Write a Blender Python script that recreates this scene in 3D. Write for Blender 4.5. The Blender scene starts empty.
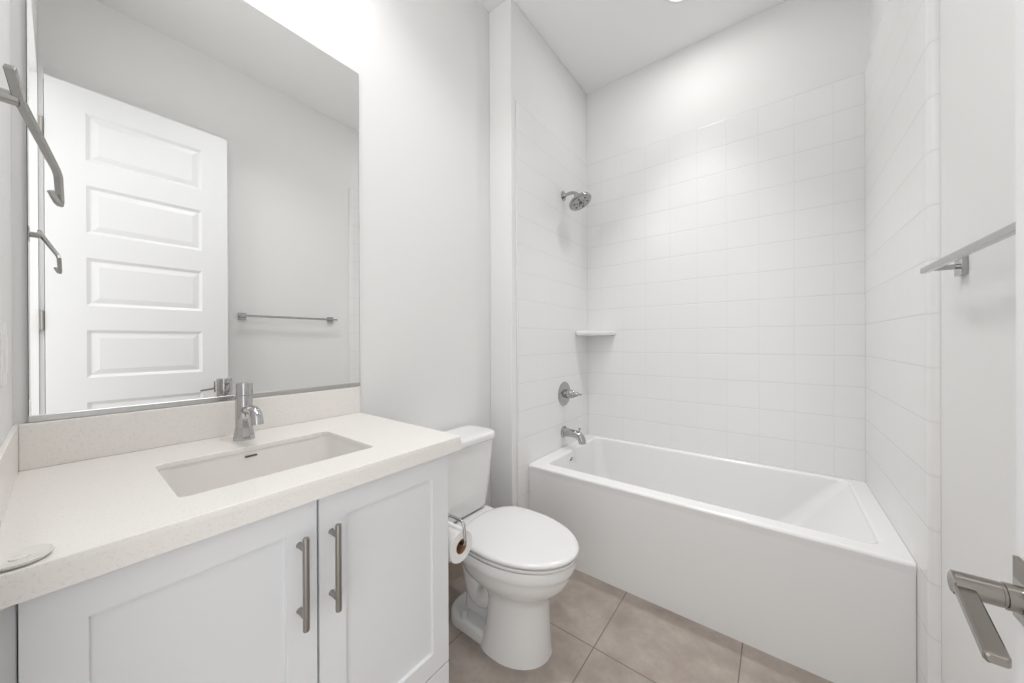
import bpy, bmesh, math
from mathutils import Vector, Matrix

S = bpy.context.scene
C = S.collection
PI = math.pi

# ------------------------------------------------------------------ camera
F_PX, YAW, PITCH, ROLL = 346.1, math.radians(37.43), math.radians(-.0654), math.radians(-.2518)
cam_d = bpy.data.cameras.new('camera'); cam = bpy.data.objects.new('camera', cam_d); C.objects.link(cam)
cam_d.sensor_width = 36.0; cam_d.sensor_fit = 'HORIZONTAL'
cam_d.lens = F_PX / 1024 * 36.0; cam_d.clip_start = .01
fwd = Vector((-math.sin(YAW)*math.cos(PITCH), math.cos(YAW)*math.cos(PITCH), math.sin(PITCH)))
rgt = Vector((math.cos(YAW), math.sin(YAW), 0)); upv = rgt.cross(fwd)
R_ = math.cos(ROLL)*rgt + math.sin(ROLL)*upv; U_ = -math.sin(ROLL)*rgt + math.cos(ROLL)*upv
m = Matrix((R_, U_, -fwd)).transposed().to_4x4(); m.translation = (1.286, .073, 1.188)
cam.matrix_world = m
S.camera = cam

# ------------------------------------------------------------------ light
S.view_settings.view_transform = 'Standard'; S.view_settings.look = 'None'
S.view_settings.gamma = 1; S.view_settings.use_curve_mapping = False
S.view_settings.exposure = 0.05
w = bpy.data.worlds.new('world'); S.world = w; w.use_nodes = True
w.node_tree.nodes['Background'].inputs[0].default_value = (1, 1, .995, 1)
w.node_tree.nodes['Background'].inputs[1].default_value = 1.8

def lamp(name, kind, loc, energy, size=.1, aim=None, col=(1, .998, .992), size_y=None, spread=180):
    d = bpy.data.lights.new(name, kind); o = bpy.data.objects.new(name, d); C.objects.link(o)
    o.location = loc; d.energy = energy; d.color = col
    if kind == 'AREA':
        d.size = size; d.spread = math.radians(spread)
        if size_y: d.shape = 'RECTANGLE'; d.size_y = size_y
        o.rotation_euler = (Vector(aim) - Vector(loc)).to_track_quat('-Z', 'Y').to_euler()
    else:
        d.shadow_soft_size = size
    return o
for yy in (.18, .39, .60):
    lamp('vanity_bulb', 'POINT', (.17, yy, 2.55), 1.7, .07)
lamp('tub_downlight_wide', 'AREA', (.905, 2.05, 3.028), 2.5, .13, (.905, 2.05, 0))
lamp('tub_downlight_beam', 'AREA', (.905, 2.05, 3.027), 2.9, .12, (.905, 2.05, 0), spread=70)
lamp('room_downlight', 'AREA', (.74, .80, 3.028), 5.2, .30, (.74, .80, 0), spread=118)

# ------------------------------------------------------------------ materials
def new_mat(name):
    mt = bpy.data.materials.new(name); mt.use_nodes = True
    nt = mt.node_tree
    return mt, nt, nt.nodes['Principled BSDF']
def simple(name, col, rough=.5, metal=0., spec=.5, coat=0., bump=None):
    mt, nt, b = new_mat(name)
    b.inputs['Base Color'].default_value = (*col, 1); b.inputs['Roughness'].default_value = rough
    b.inputs['Metallic'].default_value = metal; b.inputs['Specular IOR Level'].default_value = spec
    b.inputs['Coat Weight'].default_value = coat; b.inputs['Coat Roughness'].default_value = .05
    if bump:
        sc, st, dist = bump
        pos = nt.nodes.new('ShaderNodeNewGeometry'); n = nt.nodes.new('ShaderNodeTexNoise')
        n.inputs['Scale'].default_value = sc; n.inputs['Detail'].default_value = 3
        bp = nt.nodes.new('ShaderNodeBump'); bp.inputs['Strength'].default_value = st; bp.inputs['Distance'].default_value = dist
        nt.links.new(pos.outputs['Position'], n.inputs['Vector']); nt.links.new(n.outputs['Fac'], bp.inputs['Height'])
        nt.links.new(bp.outputs['Normal'], b.inputs['Normal'])
    return mt
def mathn(nt, op, a, b=None):
    n = nt.nodes.new('ShaderNodeMath'); n.operation = op
    for i, v in enumerate((a, b)):
        if v is None: continue
        if isinstance(v, (int, float)): n.inputs[i].default_value = v
        else: nt.links.new(v, n.inputs[i])
    return n.outputs[0]
def line_mask(nt, comp, off, sp, hw):
    x = mathn(nt, 'ABSOLUTE', mathn(nt, 'SUBTRACT', mathn(nt, 'FRACT', mathn(nt, 'DIVIDE', mathn(nt, 'SUBTRACT', comp, off - 100*sp), sp)), .5))
    mr = nt.nodes.new('ShaderNodeMapRange'); mr.interpolation_type = 'SMOOTHSTEP'
    mr.inputs['From Min'].default_value = .5 - hw/sp; mr.inputs['From Max'].default_value = .5 - .25*hw/sp
    nt.links.new(x, mr.inputs['Value'])
    return mr.outputs[0]
def mixc(nt, fac, a, b):
    n = nt.nodes.new('ShaderNodeMix'); n.data_type = 'RGBA'
    if isinstance(fac, (int, float)): n.inputs['Factor'].default_value = fac
    else: nt.links.new(fac, n.inputs['Factor'])
    for k, v in (('A', a), ('B', b)):
        s = [i for i in n.inputs if i.name == k and i.type == 'RGBA'][0]
        if isinstance(v, tuple): s.default_value = (*v, 1)
        else: nt.links.new(v, s)
    return [o for o in n.outputs if o.type == 'RGBA'][0]
def noise(nt, scale, detail=4, rough=.55):
    pos = nt.nodes.new('ShaderNodeNewGeometry'); n = nt.nodes.new('ShaderNodeTexNoise')
    n.inputs['Scale'].default_value = scale; n.inputs['Detail'].default_value = detail; n.inputs['Roughness'].default_value = rough
    nt.links.new(pos.outputs['Position'], n.inputs['Vector'])
    return n.outputs['Fac']
def ramp(nt, fac, a, b):
    mr = nt.nodes.new('ShaderNodeMapRange'); mr.inputs['From Min'].default_value = a; mr.inputs['From Max'].default_value = b
    nt.links.new(fac, mr.inputs['Value']); return mr.outputs[0]

def surround_mat(name, axis, off, vert):
    mt, nt, b = new_mat(name)
    pos = nt.nodes.new('ShaderNodeNewGeometry'); sx = nt.nodes.new('ShaderNodeSeparateXYZ')
    nt.links.new(pos.outputs['Position'], sx.inputs[0])
    mk = mathn(nt, 'MAXIMUM', line_mask(nt, sx.outputs['Z'], .486, .155, .0045),
               mathn(nt, 'MULTIPLY', line_mask(nt, sx.outputs[axis], off, .156, .0035), vert))
    b.inputs['Base Color'].default_value = (.86, .855, .85, 1)
    b.inputs['Roughness'].default_value = .24; b.inputs['Specular IOR Level'].default_value = .4
    bp = nt.nodes.new('ShaderNodeBump'); bp.invert = True; bp.inputs['Strength'].default_value = .3; bp.inputs['Distance'].default_value = .002
    nt.links.new(mk, bp.inputs['Height']); nt.links.new(bp.outputs['Normal'], b.inputs['Normal'])
    nt.links.new(mixc(nt, mk, (.86, .855, .85), (.80, .79, .785)), b.inputs['Base Color'])
    return mt
def floor_mat():
    mt, nt, b = new_mat('floor_tile')
    pos = nt.nodes.new('ShaderNodeNewGeometry'); sx = nt.nodes.new('ShaderNodeSeparateXYZ')
    nt.links.new(pos.outputs['Position'], sx.inputs[0])
    mk = mathn(nt, 'MAXIMUM', line_mask(nt, sx.outputs['X'], .719, .457, .0032), line_mask(nt, sx.outputs['Y'], 1.325, .457, .0032))
    c1 = mixc(nt, ramp(nt, noise(nt, 5.5, 6, .6), .33, .68), (.315, .265, .23), (.50, .435, .39))
    c2 = mixc(nt, mathn(nt, 'MULTIPLY', ramp(nt, noise(nt, 60, 5, .7), .35, .75), .35), c1, (.31, .265, .23))
    nt.links.new(mixc(nt, mk, c2, (.20, .165, .14)), b.inputs['Base Color'])
    b.inputs['Roughness'].default_value = .42; b.inputs['Specular IOR Level'].default_value = .35
    bp = nt.nodes.new('ShaderNodeBump'); bp.invert = True; bp.inputs['Strength'].default_value = .5; bp.inputs['Distance'].default_value = .0015
    nt.links.new(mk, bp.inputs['Height']); nt.links.new(bp.outputs['Normal'], b.inputs['Normal'])
    return mt
def quartz_mat():
    mt, nt, b = new_mat('quartz')
    c1 = mixc(nt, ramp(nt, noise(nt, 220, 2, .5), .56, .70), (.86, .83, .795), (.79, .752, .708))
    c2 = mixc(nt, ramp(nt, noise(nt, 330, 2, .5), .62, .72), c1, (.90, .885, .86))
    c3 = mixc(nt, mathn(nt, 'MULTIPLY', ramp(nt, noise(nt, 9, 3, .5), .4, .7), .25), c2, (.87, .835, .80))
    nt.links.new(c3, b.inputs['Base Color'])
    b.inputs['Roughness'].default_value = .22; b.inputs['Specular IOR Level'].default_value = .45
    return mt
M = dict(
    wall=simple('wall_paint', (.845, .842, .836), .75, spec=.25, bump=(130, .12, .002)),
    ceil=simple('ceiling_paint', (.93, .93, .93), .85, spec=.2, bump=(60, .15, .003)),
    trim=simple('white_trim_paint', (.84, .84, .84), .35),
    door=simple('door_paint', (.84, .84, .845), .38),
    cab=simple('cabinet_paint', (.80, .81, .825), .38),
    cabin=simple('cabinet_inside', (.55, .54, .52), .6),
    china=simple('vitreous_china', (.86, .855, .845), .10, spec=.5, coat=.3),
    sink=simple('sink_china', (.87, .84, .815), .12, coat=.3),
    acryl=simple('tub_acrylic', (.86, .855, .85), .17, spec=.5),
    plast=simple('seat_plastic', (.80, .795, .79), .22),
    chrome=simple('chrome', (.51, .51, .515), .07, metal=1),
    nickel=simple('brushed_nickel', (.36, .34, .32), .30, metal=1),
    polnick=simple('polished_nickel', (.31, .288, .262), .18, metal=1),
    channel=simple('channel_metal', (.55, .55, .545), .22, metal=1),
    ringm=simple('satin_nickel', (.42, .415, .40), .2, metal=1),
    dchrome=simple('chrome_dark_reflections', (.44, .44, .445), .09, metal=1),  # same chrome, dark hallway reflections put into its base colour
    dark=simple('dark_gap', (.03, .03, .03), .6),
    rubber=simple('grey_nozzle', (.10, .10, .105), .5),
    mirror=simple('mirror_silver', (.915, .92, .91), .005, metal=1),
    medge=simple('mirror_edge', (.10, .11, .10), .3),
    paper=simple('tissue_paper', (.88, .87, .86), .9, spec=.1, bump=(90, .15, .001)),
    card=simple('cardboard', (.34, .20, .12), .85, spec=.15),
    quartzw=simple('dish_ceramic', (.80, .78, .745), .25),
    plate=simple('cover_plate_plastic', (.85, .85, .84), .3),
    floor=floor_mat(), quartz=quartz_mat(),
    surB=surround_mat('surround_back', 'X', .425, .6), surS=surround_mat('surround_side', 'Y', 1.783, .3),
)
def emis(name, col, st):
    mt, nt, b = new_mat(name)
    b.inputs['Emission Color'].default_value = (*col, 1); b.inputs['Emission Strength'].default_value = st
    return mt
M['lens'] = emis('lamp_lens', (1, .97, .93), 9.0)
M['base'] = simple('base_tile', (.46, .385, .33), .45, spec=.35)

# ------------------------------------------------------------------ mesh helpers
def wloc(o):
    v = Vector(o.location)
    while o.parent: o = o.parent; v += Vector(o.location)
    return v
def obj(name, bm, mat, parent=None, angle=35, origin=None):
    bmesh.ops.recalc_face_normals(bm, faces=bm.faces)
    me = bpy.data.meshes.new(name)
    if parent is not None: off = wloc(parent)
    elif origin is not None: off = Vector(origin)
    else:
        xs = [v.co for v in bm.verts]
        off = Vector(((min(v.x for v in xs)+max(v.x for v in xs))/2, (min(v.y for v in xs)+max(v.y for v in xs))/2, min(v.z for v in xs)))
    bmesh.ops.translate(bm, verts=bm.verts, vec=-off)
    bm.to_mesh(me); bm.free()
    for p in me.polygons: p.use_smooth = True
    me.set_sharp_from_angle(angle=math.radians(angle))
    me.materials.append(mat if not isinstance(mat, str) else M[mat])
    o = bpy.data.objects.new(name, me); C.objects.link(o)
    wn = o.modifiers.new('weighted_normal', 'WEIGHTED_NORMAL'); wn.keep_sharp = True; wn.weight = 80
    if parent is not None: o.parent = parent
    else: o.location = off
    return o
def thing(name, label, cat, loc, group=None):
    o = bpy.data.objects.new(name, None); C.objects.link(o); o.location = loc
    o.empty_display_size = .05
    o['label'] = label; o['category'] = cat
    if group: o['group'] = group
    return o
def tag(o, label, cat, group=None):
    o['label'] = label; o['category'] = cat
    if group: o['group'] = group
    return o
def struct(o, label=None, cat=None):
    o['kind'] = 'structure'
    if label: o['label'] = label
    if cat: o['category'] = cat
    return o
def box(bm, lo, hi, bev=0, seg=2):
    lo, hi = Vector(lo), Vector(hi)
    r = bmesh.ops.create_cube(bm, size=1, matrix=Matrix.Translation((lo+hi)/2) @ Matrix.Diagonal((*(hi-lo), 1)))
    if bev:
        es = list({e for v in r['verts'] for e in v.link_edges})
        bmesh.ops.bevel(bm, geom=es, offset=bev, segments=seg, profile=.5, affect='EDGES')
    return bm
def B(*a, **k): return box(bmesh.new(), *a, **k)
def loft(bm, rings, cap0=True, cap1=True, closed=False):
    vs = [[bm.verts.new(p) for p in r] for r in rings]
    n = len(vs[0]); prs = list(zip(vs, vs[1:]))
    if closed: prs.append((vs[-1], vs[0]))
    for a, b in prs:
        for i in range(n):
            j = (i+1) % n
            bm.faces.new((a[i], a[j], b[j], b[i]))
    if not closed:
        if cap0: bm.faces.new(vs[0][::-1])
        if cap1: bm.faces.new(vs[-1])
    return bm
def rrect(x0, x1, y0, y1, z, r, k=6):
    r = max(min(r, (x1-x0)/2-1e-4, (y1-y0)/2-1e-4), 1e-4); out = []
    for cx, cy, a0 in ((x1-r, y1-r, 0), (x0+r, y1-r, PI/2), (x0+r, y0+r, PI), (x1-r, y0+r, 1.5*PI)):
        for i in range(k+1):
            a = a0 + PI/2*i/k; out.append(Vector((cx+r*math.cos(a), cy+r*math.sin(a), z)))
    return out
def tube(bm, pts, r, n=16, cap=True, rot=0., flat=None):
    pts = [Vector(p) for p in pts]; rad = r if isinstance(r, (list, tuple)) else [r]*len(pts)
    rings = []; T0 = (pts[1]-pts[0]).normalized()
    ref = Vector((0, 0, 1)) if abs(T0.z) < .9 else Vector((1, 0, 0))
    N = (ref - T0*ref.dot(T0)).normalized(); T = T0
    for i, p in enumerate(pts):
        if i == 0: t = T0
        elif i == len(pts)-1: t = (pts[i]-pts[i-1]).normalized()
        else: t = ((pts[i+1]-pts[i]).normalized() + (pts[i]-pts[i-1]).normalized()).normalized()
        q = T.rotation_difference(t); N = (q @ N); N = (N - t*N.dot(t)).normalized(); T = t
        Bn = t.cross(N); sc = 1.0
        rr = rad[i]; a_, b_ = (rr, rr) if flat is None else flat
        rings.append([p + N*(math.cos(rot+2*PI*k/n)*a_) + Bn*(math.sin(rot+2*PI*k/n)*b_) for k in range(n)])
    return loft(bm, rings, cap, cap)
def lathe(bm, prof, origin, axis, n=32, cap0=True, cap1=True, rot=0.):
    A = Vector(axis).normalized(); ref = Vector((0, 0, 1)) if abs(A.z) < .9 else Vector((1, 0, 0))
    N = (ref - A*ref.dot(A)).normalized(); Bn = A.cross(N); o = Vector(origin)
    return loft(bm, [[o + A*h + (N*math.cos(rot+2*PI*k/n) + Bn*math.sin(rot+2*PI*k/n))*max(r, 1e-4) for k in range(n)] for r, h in prof], cap0, cap1)
def arc(p0, p1, p2, n=8):   # quadratic bend
    p0, p1, p2 = Vector(p0), Vector(p1), Vector(p2)
    return [p0*(1-t)**2 + p1*2*t*(1-t) + p2*t*t for t in [i/n for i in range(n+1)]]

# ------------------------------------------------------------------ room shell
XR, YB, ZC, YL = 1.653, 2.492, 3.043, .012
XS = .1545; YF = 1.55                      # furred-out shower wall
struct(obj('floor', B((-.1, -1.0, -.06), (XR+.1, YB+.1, 0)), 'floor'), 'taupe square ceramic tile floor with dark grout', 'floor')
struct(obj('ceiling', B((-.1, -.1, ZC), (XR+.1, YB+.1, ZC+.08)), 'ceil'), 'white painted ceiling', 'ceiling')
struct(obj('wall_left', B((-.1, -.1, 0), (0, YB+.1, ZC)), 'wall'), 'white wall that carries the mirror, behind vanity and toilet', 'wall')
struct(obj('wall_back', B((0, YB, 0), (XR+.1, YB+.1, ZC)), 'wall'), 'white wall at the far long side of the tub', 'wall')
struct(obj('wall_right', B((XR, -.1, 0), (XR+.1, YB, ZC)), 'wall'), 'white wall with towel bar on the right', 'wall')
struct(obj('wall_shower', B((0, YF, 0), (XS, YB, ZC), .004, 1), 'wall'), 'thicker wall section that carries shower head and tub spout', 'wall')
bm = bmesh.new(); DX0, DX1, DZ = .74, 1.535, 2.49
box(bm, (0, -.1, 0), (DX0, YL, ZC)); box(bm, (DX1, -.1, 0), (XR, YL, ZC)); box(bm, (DX0, -.1, DZ), (DX1, YL, ZC))
struct(obj('wall_front', bm, 'wall'), 'white wall with the doorway and towel ring, left edge', 'wall')
# door lining and stop
bm = bmesh.new()
box(bm, (DX1-.018, -.1, 0), (DX1, YL, DZ)); box(bm, (DX0, -.1, 0), (DX0+.018, YL-.002, DZ)); box(bm, (DX0+.018, -.1, DZ-.018), (DX1-.018, YL, DZ))
box(bm, (DX1+.001, YL, 0), (DX1+.07, .030, DZ+.03), .002, 1)
struct(obj('trim_1', bm, 'trim'), 'white door lining of the doorway', 'door frame')
# tile base
struct(obj('baseboard_left', B((0, .75, 0), (.010, YF, .10), .002, 1), 'base'), 'taupe tile base behind the toilet', 'baseboard')
struct(obj('baseboard_shower', B((.010, YF-.010, 0), (XS, YF, .10), .002, 1), 'base'), 'taupe tile base on the return beside the toilet', 'baseboard')

# ------------------------------------------------------------------ tub surround (moulded tile pattern panels)
XT0, XT1, YT, YTF, ZT0, ZT1 = .160, 1.631, 2.481, 1.602, .486, 2.505
def side_panel(wallx, facex, y_edge, front, ry):
    pr = []; k = 7; d = front - wallx
    pr.append((wallx, YB-.0006)); pr.append((wallx, y_edge))
    for i in range(k+1):
        a = PI/2*i/k
        pr.append((wallx + d*math.sin(a), y_edge + ry*(1-math.cos(a))))
    pr.append((facex, YB-.0006))
    pr = [p for i, p in enumerate(pr) if i == 0 or (Vector(p)-Vector(pr[i-1])).length > 1e-5]
    bm = bmesh.new()
    loft(bm, [[(x, y, z) for x, y in pr] for z in (0, ZT1-.004)] + [[(wallx+(x-wallx)*.7, y+.001, ZT1) for x, y in pr]])
    return bm
pl = thing('tub_surround', 'glossy white tile-pattern panel under the shower head at the tub end', 'tub surround', (XS, 2.04, 0))
obj('panel', side_panel(XS+.0006, XT0, YTF, XT0, .008), M['surS'], pl)
obj('flange', B((XS+.0006, YTF-.013, 0), (XS+.006, YTF-.002, ZT1+.002), .002, 1), M['acryl'], pl)
tag(obj('tub_surround', side_panel(XR-.0002, XT1, YTF-.018, XT1+.0002, .022), M['surS']), 'glossy white tile-pattern panel at the right end of the tub', 'tub surround')
pb = thing('tub_surround', 'long glossy white tile-pattern panel with corner shelf behind the tub', 'tub surround', (.89, YT, ZT0))
obj('panel', B((XT0+.0003, YT, ZT0), (XT1-.0003, YB-.0006, ZT1)), M['surB'], pb)
# corner shelf
bm = bmesh.new()
def shelf_ring(s, z):
    pts = [(XT0+.0005, YT+.002), (XT0+.0005, 2.275+s)]
    for i in range(9):
        t = i/8; p = arc((XT0+.02, 2.262+s, 0), (.315-s, 2.30, 0), (.372-s, YT-.02, 0), 8)[i]; pts.append((p.x, p.y))
    pts.append((.378-s, YT+.002))
    return [(x, y, z) for x, y in pts]
loft(bm, [shelf_ring(.02, 1.222), shelf_ring(.004, 1.230), shelf_ring(0, 1.238), shelf_ring(0, 1.252), shelf_ring(.005, 1.258)])
o = obj('corner_shelf', bm, M['acryl'], pb); o['label'] = 'moulded white corner shelf'

# ------------------------------------------------------------------ bathtub
tub = thing('bathtub', 'white alcove bathtub with flat apron front and wide rim', 'bathtub', (.89, 2.09, 0))
x0, x1, y0, y1 = XT0+.0005, XT1-.0005, 1.694, YT+.006
rings = [rrect(x0, x1, y0+.004, y1, 0, .002), rrect(x0, x1, y0+.004, y1, .445, .002), rrect(x0, x1, y0+.002, y1, .452, .002)]
for i in range(6):
    a = PI/2*i/5; r = .013
    rings.append(rrect(x0, x1, y0+r*(1-math.cos(a)), y1, .486-r+r*math.sin(a), .002))
ix0, ix1, iy0, iy1 = .239, 1.562, 1.776, 2.450
for i in range(5):
    a = PI/2*i/4; r = .014
    rings.append(rrect(ix0-r+r*math.sin(a), ix1+r-r*math.sin(a), iy0-r+r*math.sin(a), iy1+r-r*math.sin(a), .486-r+r*math.cos(a), .045))
for t in (.15, .35, .6, .8, .92, .98):
    z = .472 - t*.34
    e = 0 if t < .75 else ((t-.75)/.25)**2
    rings.append(rrect(ix0+.035*t+.04*e, ix1-.26*t**.9-.04*e, iy0+.03*t+.05*e, iy1-.035*t-.05*e, z, .045+.05*t))
rings.append(rrect(ix0+.10, ix1-.34, iy0+.11, iy1-.12, .130, .10))
rings.append(rrect(ix0+.25, ix1-.55, iy0+.25, iy1-.25, .128, .06))
bm = loft(bmesh.new(), rings)
obj('tub_shell', bm, M['acryl'], tub, angle=50)
ov = lathe(bmesh.new(), [(.030, -.004), (.030, .0012), (.028, .0022), (.0, .0026)], (.2438, 2.045, .425), (1, 0, .10), 24)
ovp = obj('overflow_plate', ov, M['acryl'], tub)
obj('overflow_slot', B((.2445, 2.030, .430), (.2478, 2.058, .437), .001, 1), M['dark'], ovp)
ovk = lathe(bmesh.new(), [(.004, 0), (.004, .010), (.0025, .012)], (.2445, 2.045, .447), (1, 0, .1), 12)
obj('overflow_knob', ovk, M['chrome'], ovp)
obj('drain', lathe(bmesh.new(), [(.035, 0), (.035, .003), (.028, .004), (.026, .002), (.0, .002)], (.46, 2.10, .1275), (0, 0, 1), 24), M['chrome'], tub)

# ------------------------------------------------------------------ shower fittings
PY = 2.112
sh = thing('wall_shower_sprayer', 'round chrome shower head on a bent arm high on the tiled end wall', 'shower head', (XT0, PY, 2.155))
obj('flange', lathe(bmesh.new(), [(.032, 0), (.032, .004), (.022, .010), (.013, .016), (.012, .02)], (XT0, PY, 2.152), (1, 0, 0), 28), M['dchrome'], sh)
obj('arm', tube(bmesh.new(), [(XT0+.005, PY, 2.152)] + arc((XT0+.03, PY, 2.155), (XT0+.085, PY, 2.166), (XT0+.118, PY, 2.118), 8), .0105, 14), M['dchrome'], sh)
hd = Vector((.45, -.02, -.89)).normalized()
hc = Vector((.286, PY-.003, 2.079))
obj('swivel_nut', lathe(bmesh.new(), [(.012, -.066), (.018, -.060), (.018, -.044), (.023, -.040), (.023, -.03), (.030, -.026)], hc, hd, 20), M['dchrome'], sh)
hb = obj('spray_head', lathe(bmesh.new(), [(.026, -.034), (.048, -.026), (.072, -.014), (.075, -.008), (.075, .002), (.070, .006), (.066, .003), (.0, .003)], hc, hd, 40), M['dchrome'], sh)
hn = Vector((0, 0, 1)) - hd*hd.z; hn.normalize(); hbq = hd.cross(hn)
obj('spray_face', lathe(bmesh.new(), [(.064, .002), (.064, .005), (.0, .006)], hc, hd, 36), simple('spray_face_grey', (.45, .45, .46), .3, metal=.8), sh)
bm = bmesh.new(); lathe(bm, [(.014, .004), (.012, .009), (.0, .010)], hc, hd, 14)
for k in range(6):
    a = 2*PI*k/6+.3; lathe(bm, [(.0075, .004), (.006, .0085), (.0, .009)], hc + hn*(.044*math.cos(a)) + hbq*(.044*math.sin(a)), hd, 10)
for k in range(5):
    a = 2*PI*k/5; lathe(bm, [(.0045, .004), (.004, .0085), (.0, .009)], hc + hn*(.025*math.cos(a)) + hbq*(.025*math.sin(a)), hd, 8)
obj('nozzles', bm, M['rubber'], hb)

va = thing('shower_valve', 'chrome round mixer valve with lever handle above the tub spout', 'valve', (XT0, PY, .838))
obj('escutcheon', lathe(bmesh.new(), [(.080, 0), (.080, .003), (.074, .008), (.045, .014), (.040, .016)], (XT0, PY, .836), (1, 0, 0), 40), M['dchrome'], va)
obj('sleeve', lathe(bmesh.new(), [(.029, .01), (.029, .045), (.026, .048), (.024, .07), (.020, .075)], (XT0, PY, .838), (1, 0, 0), 28), M['dchrome'], va)
obj('handle', tube(bmesh.new(), [(XT0+.070, PY, .839), (XT0+.09, PY, .840), (XT0+.10, PY, .840), (XT0+.101, PY, .840), (XT0+.128, PY, .842), (XT0+.131, PY, .842)], [.017, .017, .013, .007, .006, .003], 16), M['dchrome'], va)

sp = thing('tub_spout', 'chrome tub spout with diverter knob just above the tub rim', 'tub spout', (XT0, 2.10, .586))
obj('flange', lathe(bmesh.new(), [(.036, 0), (.036, .008), (.032, .013), (.026, .016)], (XT0, 2.10, .588), (1, 0, 0), 30), M['dchrome'], sp)
obj('spout', tube(bmesh.new(), [(XT0+.008, 2.10, .588), (XT0+.05, 2.10, .586)] + arc((XT0+.085, 2.10, .585), (XT0+.135, 2.10, .584), (XT0+.138, 2.10, .530), 8), [.027, .0255] + [.025]*4 + [.0245]*4 + [.024], 22), M['dchrome'], sp)
obj('diverter_knob', lathe(bmesh.new(), [(.0045, 0), (.0045, .020), (.008, .022), (.008, .030), (.006, .032)], (XT0+.118, 2.10, .597), (0, 0, 1), 14), M['dchrome'], sp)

# ------------------------------------------------------------------ ceiling light
cl = thing('recessed_light', 'round recessed ceiling light above the tub', 'ceiling light', (.905, 2.05, ZC))
obj('trim_ring', lathe(bmesh.new(), [(.105, 0), (.103, -.006), (.085, -.010), (.078, -.004), (.076, .02)], (.905, 2.05, ZC), (0, 0, 1), 40, False, False), M['trim'], cl)
obj('lens', lathe(bmesh.new(), [(.078, -.002), (.077, -.004), (.0, -.005)], (.905, 2.05, ZC), (0, 0, 1), 32), M['lens'], cl)

# ------------------------------------------------------------------ vanity
YV0, YV1 = YL+.002, .745
van = thing('vanity_cabinet', 'white two-door shaker vanity cabinet under the quartz counter', 'cabinet', (.27, .38, 0))
bm = bmesh.new()
box(bm, (.005, YV0, .09), (.522, YV0+.016, .876)); box(bm, (.005, YV1-.018, .0), (.522, YV1, .876), .001, 1)
box(bm, (.005, YV0+.016, .09), (.522, YV1-.018, .108)); box(bm, (.005, YV0+.016, .108), (.012, YV1-.018, .876))
box(bm, (.504, YV0+.016, .85), (.522, YV1-.018, .876)); box(bm, (.504, .380, .108), (.522, .398, .85))
obj('carcass', bm, M['cab'], van)
obj('toe_kick', B((.44, YV0, 0), (.455, YV1-.018, .09)), M['cab'], van)
o = obj('filler_strip', B((.505, YV0, .095), (.529, .0388, .872), .001, 1), M['cab'], van)
def shaker(y0, y1, z0, z1, rail=.055, x0=.524, x1=.545):
    bm = bmesh.new(); box(bm, (x0, y0, z0), (x1, y1, z1))
    bm.faces.ensure_lookup_table()
    f = max(bm.faces, key=lambda f: f.calc_center_median().x)
    if rail:
        bmesh.ops.inset_region(bm, faces=[f], thickness=rail, use_even_offset=True)
        bmesh.ops.inset_region(bm, faces=[f], thickness=.0015, depth=-.0085, use_even_offset=True)
    es = [e for e in bm.edges if all(abs(v.co.x-x1) < 1e-5 for v in e.verts) and any(abs(v.co.y-t) < 1e-5 for v in e.verts for t in (y0, y1)) and e.calc_length() > .1
          and all(min(abs(v.co.y-y0), abs(v.co.y-y1)) < 1e-5 and min(abs(v.co.z-z0), abs(v.co.z-z1)) < 1e-5 for v in e.verts)]
    bmesh.ops.bevel(bm, geom=es, offset=.0015, segments=2, profile=.5, affect='EDGES')
    return bm
dl = obj('door', shaker(.0405, .3885, .286, .872), M['cab'], van)
dr = obj('door', shaker(.3925, .7405, .286, .872), M['cab'], van)
obj('drawer_front', shaker(.0405, .7405, .095, .282, 0), M['cab'], van)
for d, hy in ((dl, .3555), (dr, .4165)):
    bm = bmesh.new()
    lathe(bm, [(.0055, 0), (.006, .0015), (.006, .176-.0015), (.0055, .176)], (.5755, hy, .640), (0, 0, 1), 16)
    for z in (.664, .792): lathe(bm, [(.0062, 0), (.005, .004), (.005, .027)], (.5445, hy, z), (1, 0, 0), 14)
    o = obj('handle', bm, M['nickel'], d); o['label'] = 'brushed nickel bar pull'

# countertop with build-up edge and sink cut-out
ct = thing('countertop', 'speckled cream quartz countertop with a rectangular sink cut-out', 'countertop', (.28, .39, .878))
CX1, CY0, CY1, CZ, CT = .568, YL, .771, .918, .0125
sx0, sx1, sy0, sy1 = .196, .462, .199, .565
out = lambda z, d: rrect(0.001+d, CX1-d, CY0+d, CY1-d, z, .004)
inn = lambda z, d: rrect(sx0-d, sx1+d, sy0-d, sy1+d, z, .015)
bm = loft(bmesh.new(), [out(CZ-CT, 0), out(CZ-.002, 0), out(CZ, .002), inn(CZ, .002), inn(CZ-.002, 0), inn(CZ-CT, 0)], closed=True)
obj('slab', bm, M['quartz'], ct, angle=50)
bm = bmesh.new(); box(bm, (CX1-.022, CY0, CZ-.040), (CX1-.0002, CY1-.0002, CZ-CT)); box(bm, (.001, CY1-.022, CZ-.040), (CX1-.022, CY1-.0002, CZ-CT))
obj('edge_strip', bm, M['quartz'], ct)
tag(obj('backsplash', B((.001, CY0+.007, CZ), (.020, CY1, 1.0165), .0015, 1), M['quartz']), 'cream quartz backsplash strip running below the mirror', 'backsplash')
tag(obj('side_splash', B((.001, CY0, CZ), (CX1-.012, CY0+.007, 1.0165), .001, 1), M['quartz']), 'short quartz splash against the left wall at the counter end', 'backsplash')

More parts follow.
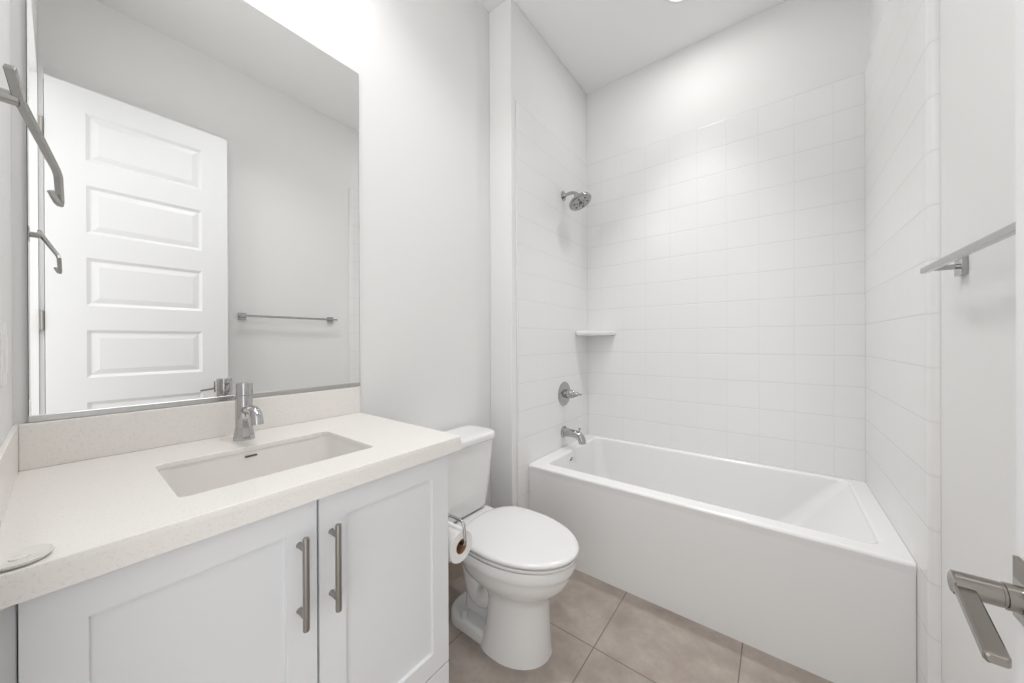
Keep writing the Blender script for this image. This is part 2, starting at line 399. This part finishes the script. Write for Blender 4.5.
# undermount sink
sk = thing('sink', 'rectangular white undermount sink set in the counter', 'sink', (.33, .382, .77))
T = CZ-CT-.0005
r_ = lambda d, z, r: rrect(sx0-d, sx1+d, sy0-d, sy1+d, z, r)
rings = [r_(.02, T-.012, .04), r_(.02, T, .04), r_(.002, T, .03), r_(.002, T-.004, .03), r_(-.004, .84, .032), r_(-.010, .80, .036), r_(-.018, .785, .04), r_(-.04, .775, .04), r_(-.11, .771, .02)]
bm = loft(bmesh.new(), rings, cap0=False)
obj('basin', bm, M['sink'], sk, angle=50)
o = obj('overflow_slot', B((sx0-.001, .362, .8895), (sx0+.0016, .389, .8945), .001, 1), M['rubber'], sk); o['label'] = 'dark overflow slot'
obj('drain', lathe(bmesh.new(), [(.022, 0), (.022, .002), (.018, .003), (.0, .003)], (.33, .382, .7712), (0, 0, 1), 24), M['chrome'], sk)

# faucet
fx, fy = .104, .385
fa = thing('faucet', 'chrome single-hole faucet with short curved spout behind the sink', 'faucet', (fx, fy, CZ))
obj('base', lathe(bmesh.new(), [(.0255, 0), (.0255, .004), (.0245, .014), (.0215, .028), (.0205, .034)], (fx, fy, CZ), (0, 0, 1), 10, rot=.3), M['chrome'], fa, angle=25)
obj('body', lathe(bmesh.new(), [(.0198, .026), (.0198, .121), (.019, .1225)], (fx, fy, CZ), (0, 0, 1), 32), M['chrome'], fa)
obj('handle', lathe(bmesh.new(), [(.0185, .1225), (.0202, .1245), (.0202, .152), (.019, .157), (.0, .1585)], (fx, fy, CZ), (0, 0, 1), 32), M['chrome'], fa)
obj('lever', tube(bmesh.new(), [(fx-.018, fy, CZ+.142), (fx-.05, fy, CZ+.150), (fx-.058, fy, CZ+.152)], [.0045, .0042, .003], 12), M['chrome'], fa)
obj('spout', tube(bmesh.new(), [(fx+.012, fy, 1.000), (fx+.05, fy, 1.006)] + arc((fx+.066, fy, 1.007), (fx+.102, fy, 1.008), (fx+.106, fy, .973), 8), [.0115, .0125] + [.0130]*4 + [.0140]*4 + [.0145], 18), M['chrome'], fa)

# mirror
mi = thing('mirror', 'large frameless wall mirror above the vanity', 'mirror', (0, .4, 1.0185))
MY0, MY1, MZ0, MZ1 = .031, .777, 1.0185, 2.222
bm = bmesh.new(); box(bm, (.0015, MY0, MZ0+.004), (.0068, MY1, MZ1))
obj('backing', bm, M['medge'], mi)
obj('glass', B((.0066, MY0+.0012, MZ0+.004), (.0078, MY1-.0012, MZ1-.0012)), M['mirror'], mi)
obj('bottom_channel', B((.0012, MY0, MZ0-.0015), (.0105, MY1, MZ0+.013), .001, 1), M['channel'], mi)

# small round dish at the left end of the counter
di = lathe(bmesh.new(), [(.022, 0), (.0245, .0015), (.0265, .0045), (.0265, .0058), (.0255, .0062), (.022, .0042), (.008, .0034), (.0075, .0055), (.0, .0062)], (.540, .0415, CZ+.0005), (0, 0, 1), 36)
tag(obj('soap_dish', di, M['quartzw']), 'small round white dish on the front left corner of the counter', 'dish')

# wall plate
wp = thing('outlet_cover', 'white wall plate on the left wall just above the counter splash', 'outlet cover', (.25, YL, 1.118))
obj('plate', B((.222, YL, 1.118), (.290, YL+.005, 1.224), .002, 2), M['plate'], wp)
obj('receptacle', B((.24, YL+.003, 1.138), (.272, YL+.007, 1.204), .001, 1), M['plate'], wp)

# ------------------------------------------------------------------ towel ring (left wall)
tr = thing('towel_ring', 'nickel open-arm towel ring on the left wall beside the mirror', 'towel ring', (.487, YL, 1.511))
obj('wall_plate', B((.466, YL, 1.490), (.508, YL+.008, 1.532), .0015, 2), M['ringm'], tr)
obj('post', tube(bmesh.new(), [(.487, YL+.006, 1.511), (.487, .041, 1.511)], .0085, 16), M['ringm'], tr)
bm = tube(bmesh.new(), [(.530, .036, 1.532), (.526, .037, 1.529), (.487, .0415, 1.511), (.428, .0705, 1.448), (.4245, .0725, 1.440), (.4255, .0740, 1.402), (.4265, .0738, 1.397), (.430, .0715, 1.399), (.437, .0650, 1.413)], [.0065, .0065, .0065, .0055, .0055, .005, .005, .0045, .004], 4, rot=PI/4)
bmesh.ops.bevel(bm, geom=[e for e in bm.edges], offset=.0008, segments=1, affect='EDGES')
obj('arm', bm, M['ringm'], tr)

# ------------------------------------------------------------------ towel bar (right wall)
tb = thing('towel_bar', 'long chrome towel bar on the right wall beyond the door', 'towel bar', (XR, 1.13, 1.368))
for yy in (.835, 1.425):
    p = obj('bracket', B((XR-.011, yy-.023, 1.368-.023), (XR, yy+.023, 1.368+.023), .0015, 2), M['dchrome'], tb)
    obj('post', tube(bmesh.new(), [(XR-.010, yy, 1.368), (XR-.058, yy, 1.368)], .0065, 14), M['dchrome'], p)
bm = bmesh.new(); box(bm, (XR-.066, .805, 1.3605), (XR-.051, 1.458, 1.3755), .003, 2)
obj('bar', bm, M['dchrome'], tb)

# ------------------------------------------------------------------ open door
DXF, DXB, DY0, DY1, DZ0, DZ1 = 1.498, 1.533, .031, .722, .012, 2.472
ys = [DY0, .156, .600, DY1]; zs = [DZ0]
for k in range(5, -1, -1): zs += [2.352-.366*k-.243, 2.352-.366*k]
zs.append(DZ1)
bm = bmesh.new(); gv = {}
for fi, x in enumerate((DXF, DXB)):
    for i, y in enumerate(ys):
        for j, z in enumerate(zs): gv[fi, i, j] = bm.verts.new((x, y, z))
panels = []
for fi in (0, 1):
    for i in range(3):
        for j in range(len(zs)-1):
            q = [gv[fi, i, j], gv[fi, i+1, j], gv[fi, i+1, j+1], gv[fi, i, j+1]]
            f = bm.faces.new(q if fi else q[::-1])
            if i == 1 and j % 2 == 1: panels.append(f)
n = len(zs)-1
for j in range(n):
    bm.faces.new((gv[0, 0, j], gv[1, 0, j], gv[1, 0, j+1], gv[0, 0, j+1])); bm.faces.new((gv[0, 3, j], gv[0, 3, j+1], gv[1, 3, j+1], gv[1, 3, j]))
for i in range(3):
    bm.faces.new((gv[0, i, 0], gv[0, i+1, 0], gv[1, i+1, 0], gv[1, i, 0])); bm.faces.new((gv[0, i, n], gv[1, i, n], gv[1, i+1, n], gv[0, i+1, n]))
bmesh.ops.recalc_face_normals(bm, faces=bm.faces)
for f in panels:
    bmesh.ops.inset_region(bm, faces=[f], thickness=.014, depth=-.009, use_even_offset=True)
    bmesh.ops.inset_region(bm, faces=[f], thickness=.004, depth=0, use_even_offset=True)
    bmesh.ops.inset_region(bm, faces=[f], thickness=.024, depth=.006, use_even_offset=True)
door = struct(obj('door_1', bm, M['door'], angle=6), 'white panelled interior door swung open against the right wall', 'door')
LZ, LY = .914, .685
for sgn, xf in ((-1, DXF), (1, DXB)):
    reach = .0565 if sgn < 0 else .038
    h = bmesh.new()
    X = lambda d: xf + sgn*d
    s = .033
    sq = lambda e, d: [(X(d), LY-e, LZ-e), (X(d), LY+e, LZ-e), (X(d), LY+e, LZ+e), (X(d), LY-e, LZ+e)]
    loft(h, [sq(s, 0), sq(s, .004), sq(s-.016, .009)])
    ro = obj('door_handle', h, M['polnick'], door, angle=10); ro['label'] = 'nickel lever handle on a square plate'
    obj('shaft', lathe(bmesh.new(), [(.0135, .006), (.0135, .020), (.0120, .0205), (.0120, .0225), (.0125, .023), (.0125, reach-.0015), (.011, reach)], (xf, LY, LZ), (sgn, 0, 0), 24), M['polnick'], ro)
    if sgn < 0:
        lv = bmesh.new(); secs = []
        for t, e in ((-.0035, .0015), (-.0015, 0), (.104, 0), (.1065, .0008), (.108, .0022)):
            xo, zo = X(reach-.0005) - .009*t/.108, LZ - .001 - .011*t/.108
            x_0, x_1, h_ = xo+e, xo+.0160-e, .0048-e*.8
            secs.append([(x_0, LY-t, zo-h_+.0015), (x_0+.0015, LY-t, zo-h_), (x_1-.0015, LY-t, zo-h_), (x_1, LY-t, zo-h_+.0015),
                         (x_1, LY-t, zo+h_-.0015), (x_1-.0015, LY-t, zo+h_), (x_0+.0015, LY-t, zo+h_), (x_0, LY-t, zo+h_-.0015)])
        loft(lv, secs)
        obj('lever', lv, M['polnick'], ro, angle=25)
for hz in (.29, 1.297, 2.22):
    hb_ = bmesh.new(); box(hb_, (1.502, .0125, hz-.045), (1.5325, .0305, hz+.045), .001, 1)
    o = obj('hinge', hb_, M['nickel'], door)
    obj('knuckle', lathe(bmesh.new(), [(.0055, 0), (.0055, .09)], (1.497, .0235, hz-.045), (0, 0, 1), 12), M['nickel'], o)

# ------------------------------------------------------------------ toilet
TY = 1.176
to = thing('toilet', 'white two-piece elongated toilet with closed lid', 'toilet', (.35, TY, 0))
def egg(xb, xf, hw, z, n=40, back=3.2):
    # rounded front (ellipse), squarer back; widest point at 45% of the length
    xm = xb + (xf-xb)*.42; out = []
    for k in range(n):
        a = 2*PI*k/n; c, s = math.cos(a), math.sin(a)
        if c >= 0: x = xm + (xf-xm)*c; y = hw*s
        else:
            p = 2/back; x = xm - (xm-xb)*abs(c)**p; y = hw*math.copysign(abs(s)**(2/2.4), s)
        out.append(Vector((x, TY+y, z)))
    return out
bm = bmesh.new()
loft(bm, [egg(.325, .607, .125, 0), egg(.327, .606, .124, .006), egg(.34, .602, .117, .05), egg(.355, .599, .110, .12), egg(.36, .598, .106, .17), egg(.358, .600, .106, .205),
          egg(.345, .608, .110, .226), egg(.330, .618, .119, .243), egg(.305, .638, .134, .259), egg(.278, .661, .151, .279), egg(.256, .680, .165, .302), egg(.243, .691, .174, .328), egg(.238, .694, .177, .342),
          egg(.232, .702, .182, .350), egg(.230, .707, .185, .362), egg(.230, .708, .185, .380), egg(.234, .704, .182, .391), egg(.25, .66, .16, .392)])
# rear foot
loft(bm, [rrect(.135, .48, TY-.106, TY+.106, 0, .09), rrect(.137, .48, TY-.105, TY+.105, .030, .089), rrect(.145, .48, TY-.098, TY+.098, .040, .084), rrect(.16, .47, TY-.084, TY+.084, .044, .07)])
# trapway: body core and bulging side bends
loft(bm, [rrect(.20, .44, TY-.040, TY+.040, .02, .03), rrect(.20, .44, TY-.040, TY+.040, .18, .03), rrect(.17, .42, TY-.06, TY+.06, .26, .05), rrect(.08, .36, TY-.115, TY+.115, .325, .05),
          rrect(.03, .34, TY-.145, TY+.145, .355, .05), rrect(.024, .33, TY-.150, TY+.150, .389, .05), rrect(.028, .32, TY-.145, TY+.145, .396, .05)])
for sg in (-1, 1):
    yb = TY + sg*.030
    pts = [(.25, TY+sg*.05, .345), (.242, TY+sg*.04, .29), (.248, yb, .22), (.268, yb+sg*.004, .160), (.305, yb+sg*.008, .136), (.345, yb+sg*.008, .150), (.372, yb, .195), (.40, TY, .23)]
    sm = []
    for i in range(len(pts)-1):
        p0 = Vector(pts[max(i-1, 0)]); p1 = Vector(pts[i]); p2 = Vector(pts[i+1]); p3 = Vector(pts[min(i+2, len(pts)-1)])
        for k in range(4):
            t = k/4; sm.append(.5*((2*p1)+(p2-p0)*t+(2*p0-5*p1+4*p2-p3)*t*t+(3*p1-p0-3*p2+p3)*t**3))
    sm.append(Vector(pts[-1]))
    tube(bm, sm, .043, 18)
obj('bowl', bm, M['china'], to, angle=60)
obj('seat', loft(bmesh.new(), [egg(.252, .706, .179, .394), egg(.248, .713, .183, .397), egg(.248, .714, .184, .405), egg(.252, .710, .181, .409)]), M['plast'], to, angle=60)
obj('lid', loft(bmesh.new(), [egg(.254, .709, .181, .4115), egg(.248, .716, .186, .414), egg(.247, .718, .187, .421), egg(.251, .714, .184, .428), egg(.264, .698, .171, .432), egg(.29, .64, .130, .4355), egg(.36, .54, .06, .437)]), M['plast'], to, angle=60)
for sg in (-1, 1): obj('hinge', B((.222, TY+sg*.07-.020, .394), (.262, TY+sg*.07+.020, .411), .006, 2), M['plast'], to)
TK = lambda x0, x1, h, z, r: rrect(x0, x1, TY-h, TY+h, z, r)
obj('tank', loft(bmesh.new(), [TK(.05, .165, .130, .398, .04), TK(.03, .180, .148, .408, .045), TK(.025, .185, .154, .425, .045), TK(.018, .198, .175, .60, .045), TK(.015, .203, .187, .722, .045)]), M['china'], to, angle=60)
obj('tank_lid', loft(bmesh.new(), [TK(.012, .208, .190, .7225, .05), TK(.010, .213, .195, .727, .052), TK(.010, .213, .195, .746, .052), TK(.013, .209, .191, .755, .05), TK(.022, .198, .180, .7585, .045), TK(.05, .16, .155, .7595, .03)]), M['china'], to, angle=60)
for sg in (-1, 1):
    obj('bolt_cap', lathe(bmesh.new(), [(.015, 0), (.0145, .016), (.011, .022), (.0, .0245)], (.25, TY+sg*.084, .043), (0, 0, 1), 18), M['plast'], to)

# ------------------------------------------------------------------ paper holder and roll
RX, RY, RZ = .530, .806, .574
th = thing('toilet_paper_holder', 'polished open-arm toilet paper holder on the vanity side', 'toilet paper holder', (.476, YV1, .648))
obj('wall_plate', B((.454, YV1, .626), (.498, YV1+.009, .670), .0015, 2), M['chrome'], th)
obj('post', tube(bmesh.new(), [(.476, YV1+.006, .648), (.476, RY, .648)], .0075, 14), M['chrome'], th)
pth = [(.466, RY, .648), (.522, RY, .648)] + arc((.524, RY, .648), (.540, RY, .648), (.541, RY, .632), 6) + [(.546, RY, .595)] + arc((.546, RY, .594), (.547, RY, .582), (.535, RY, .581), 6) + [(.42, RY, .581)]
obj('arm', tube(bmesh.new(), pth, .005, 12), M['chrome'], th)
rl = thing('toilet_paper_roll', 'white toilet paper roll hanging beside the vanity', 'toilet paper', (RX-.05, RY, RZ-.052))
pr_ = [(.0215, 0), (.0455, 0), (.0475, -.003), (.0475, -.097), (.0455, -.1), (.0215, -.1)]
bm = bmesh.new(); lathe(bm, pr_ + [pr_[0]], (RX, RY, RZ-.004), (1, 0, 0), 40, False, False); bmesh.ops.remove_doubles(bm, verts=bm.verts, dist=1e-6)
obj('paper', bm, M['paper'], rl)
bm = bmesh.new(); pc = [(.0198, .0005), (.0214, .0005), (.0214, -.1005), (.0198, -.1005), (.0198, .0005)]
lathe(bm, pc, (RX, RY, RZ-.004), (1, 0, 0), 32, False, False); bmesh.ops.remove_doubles(bm, verts=bm.verts, dist=1e-6)
obj('core', bm, M['card'], rl)
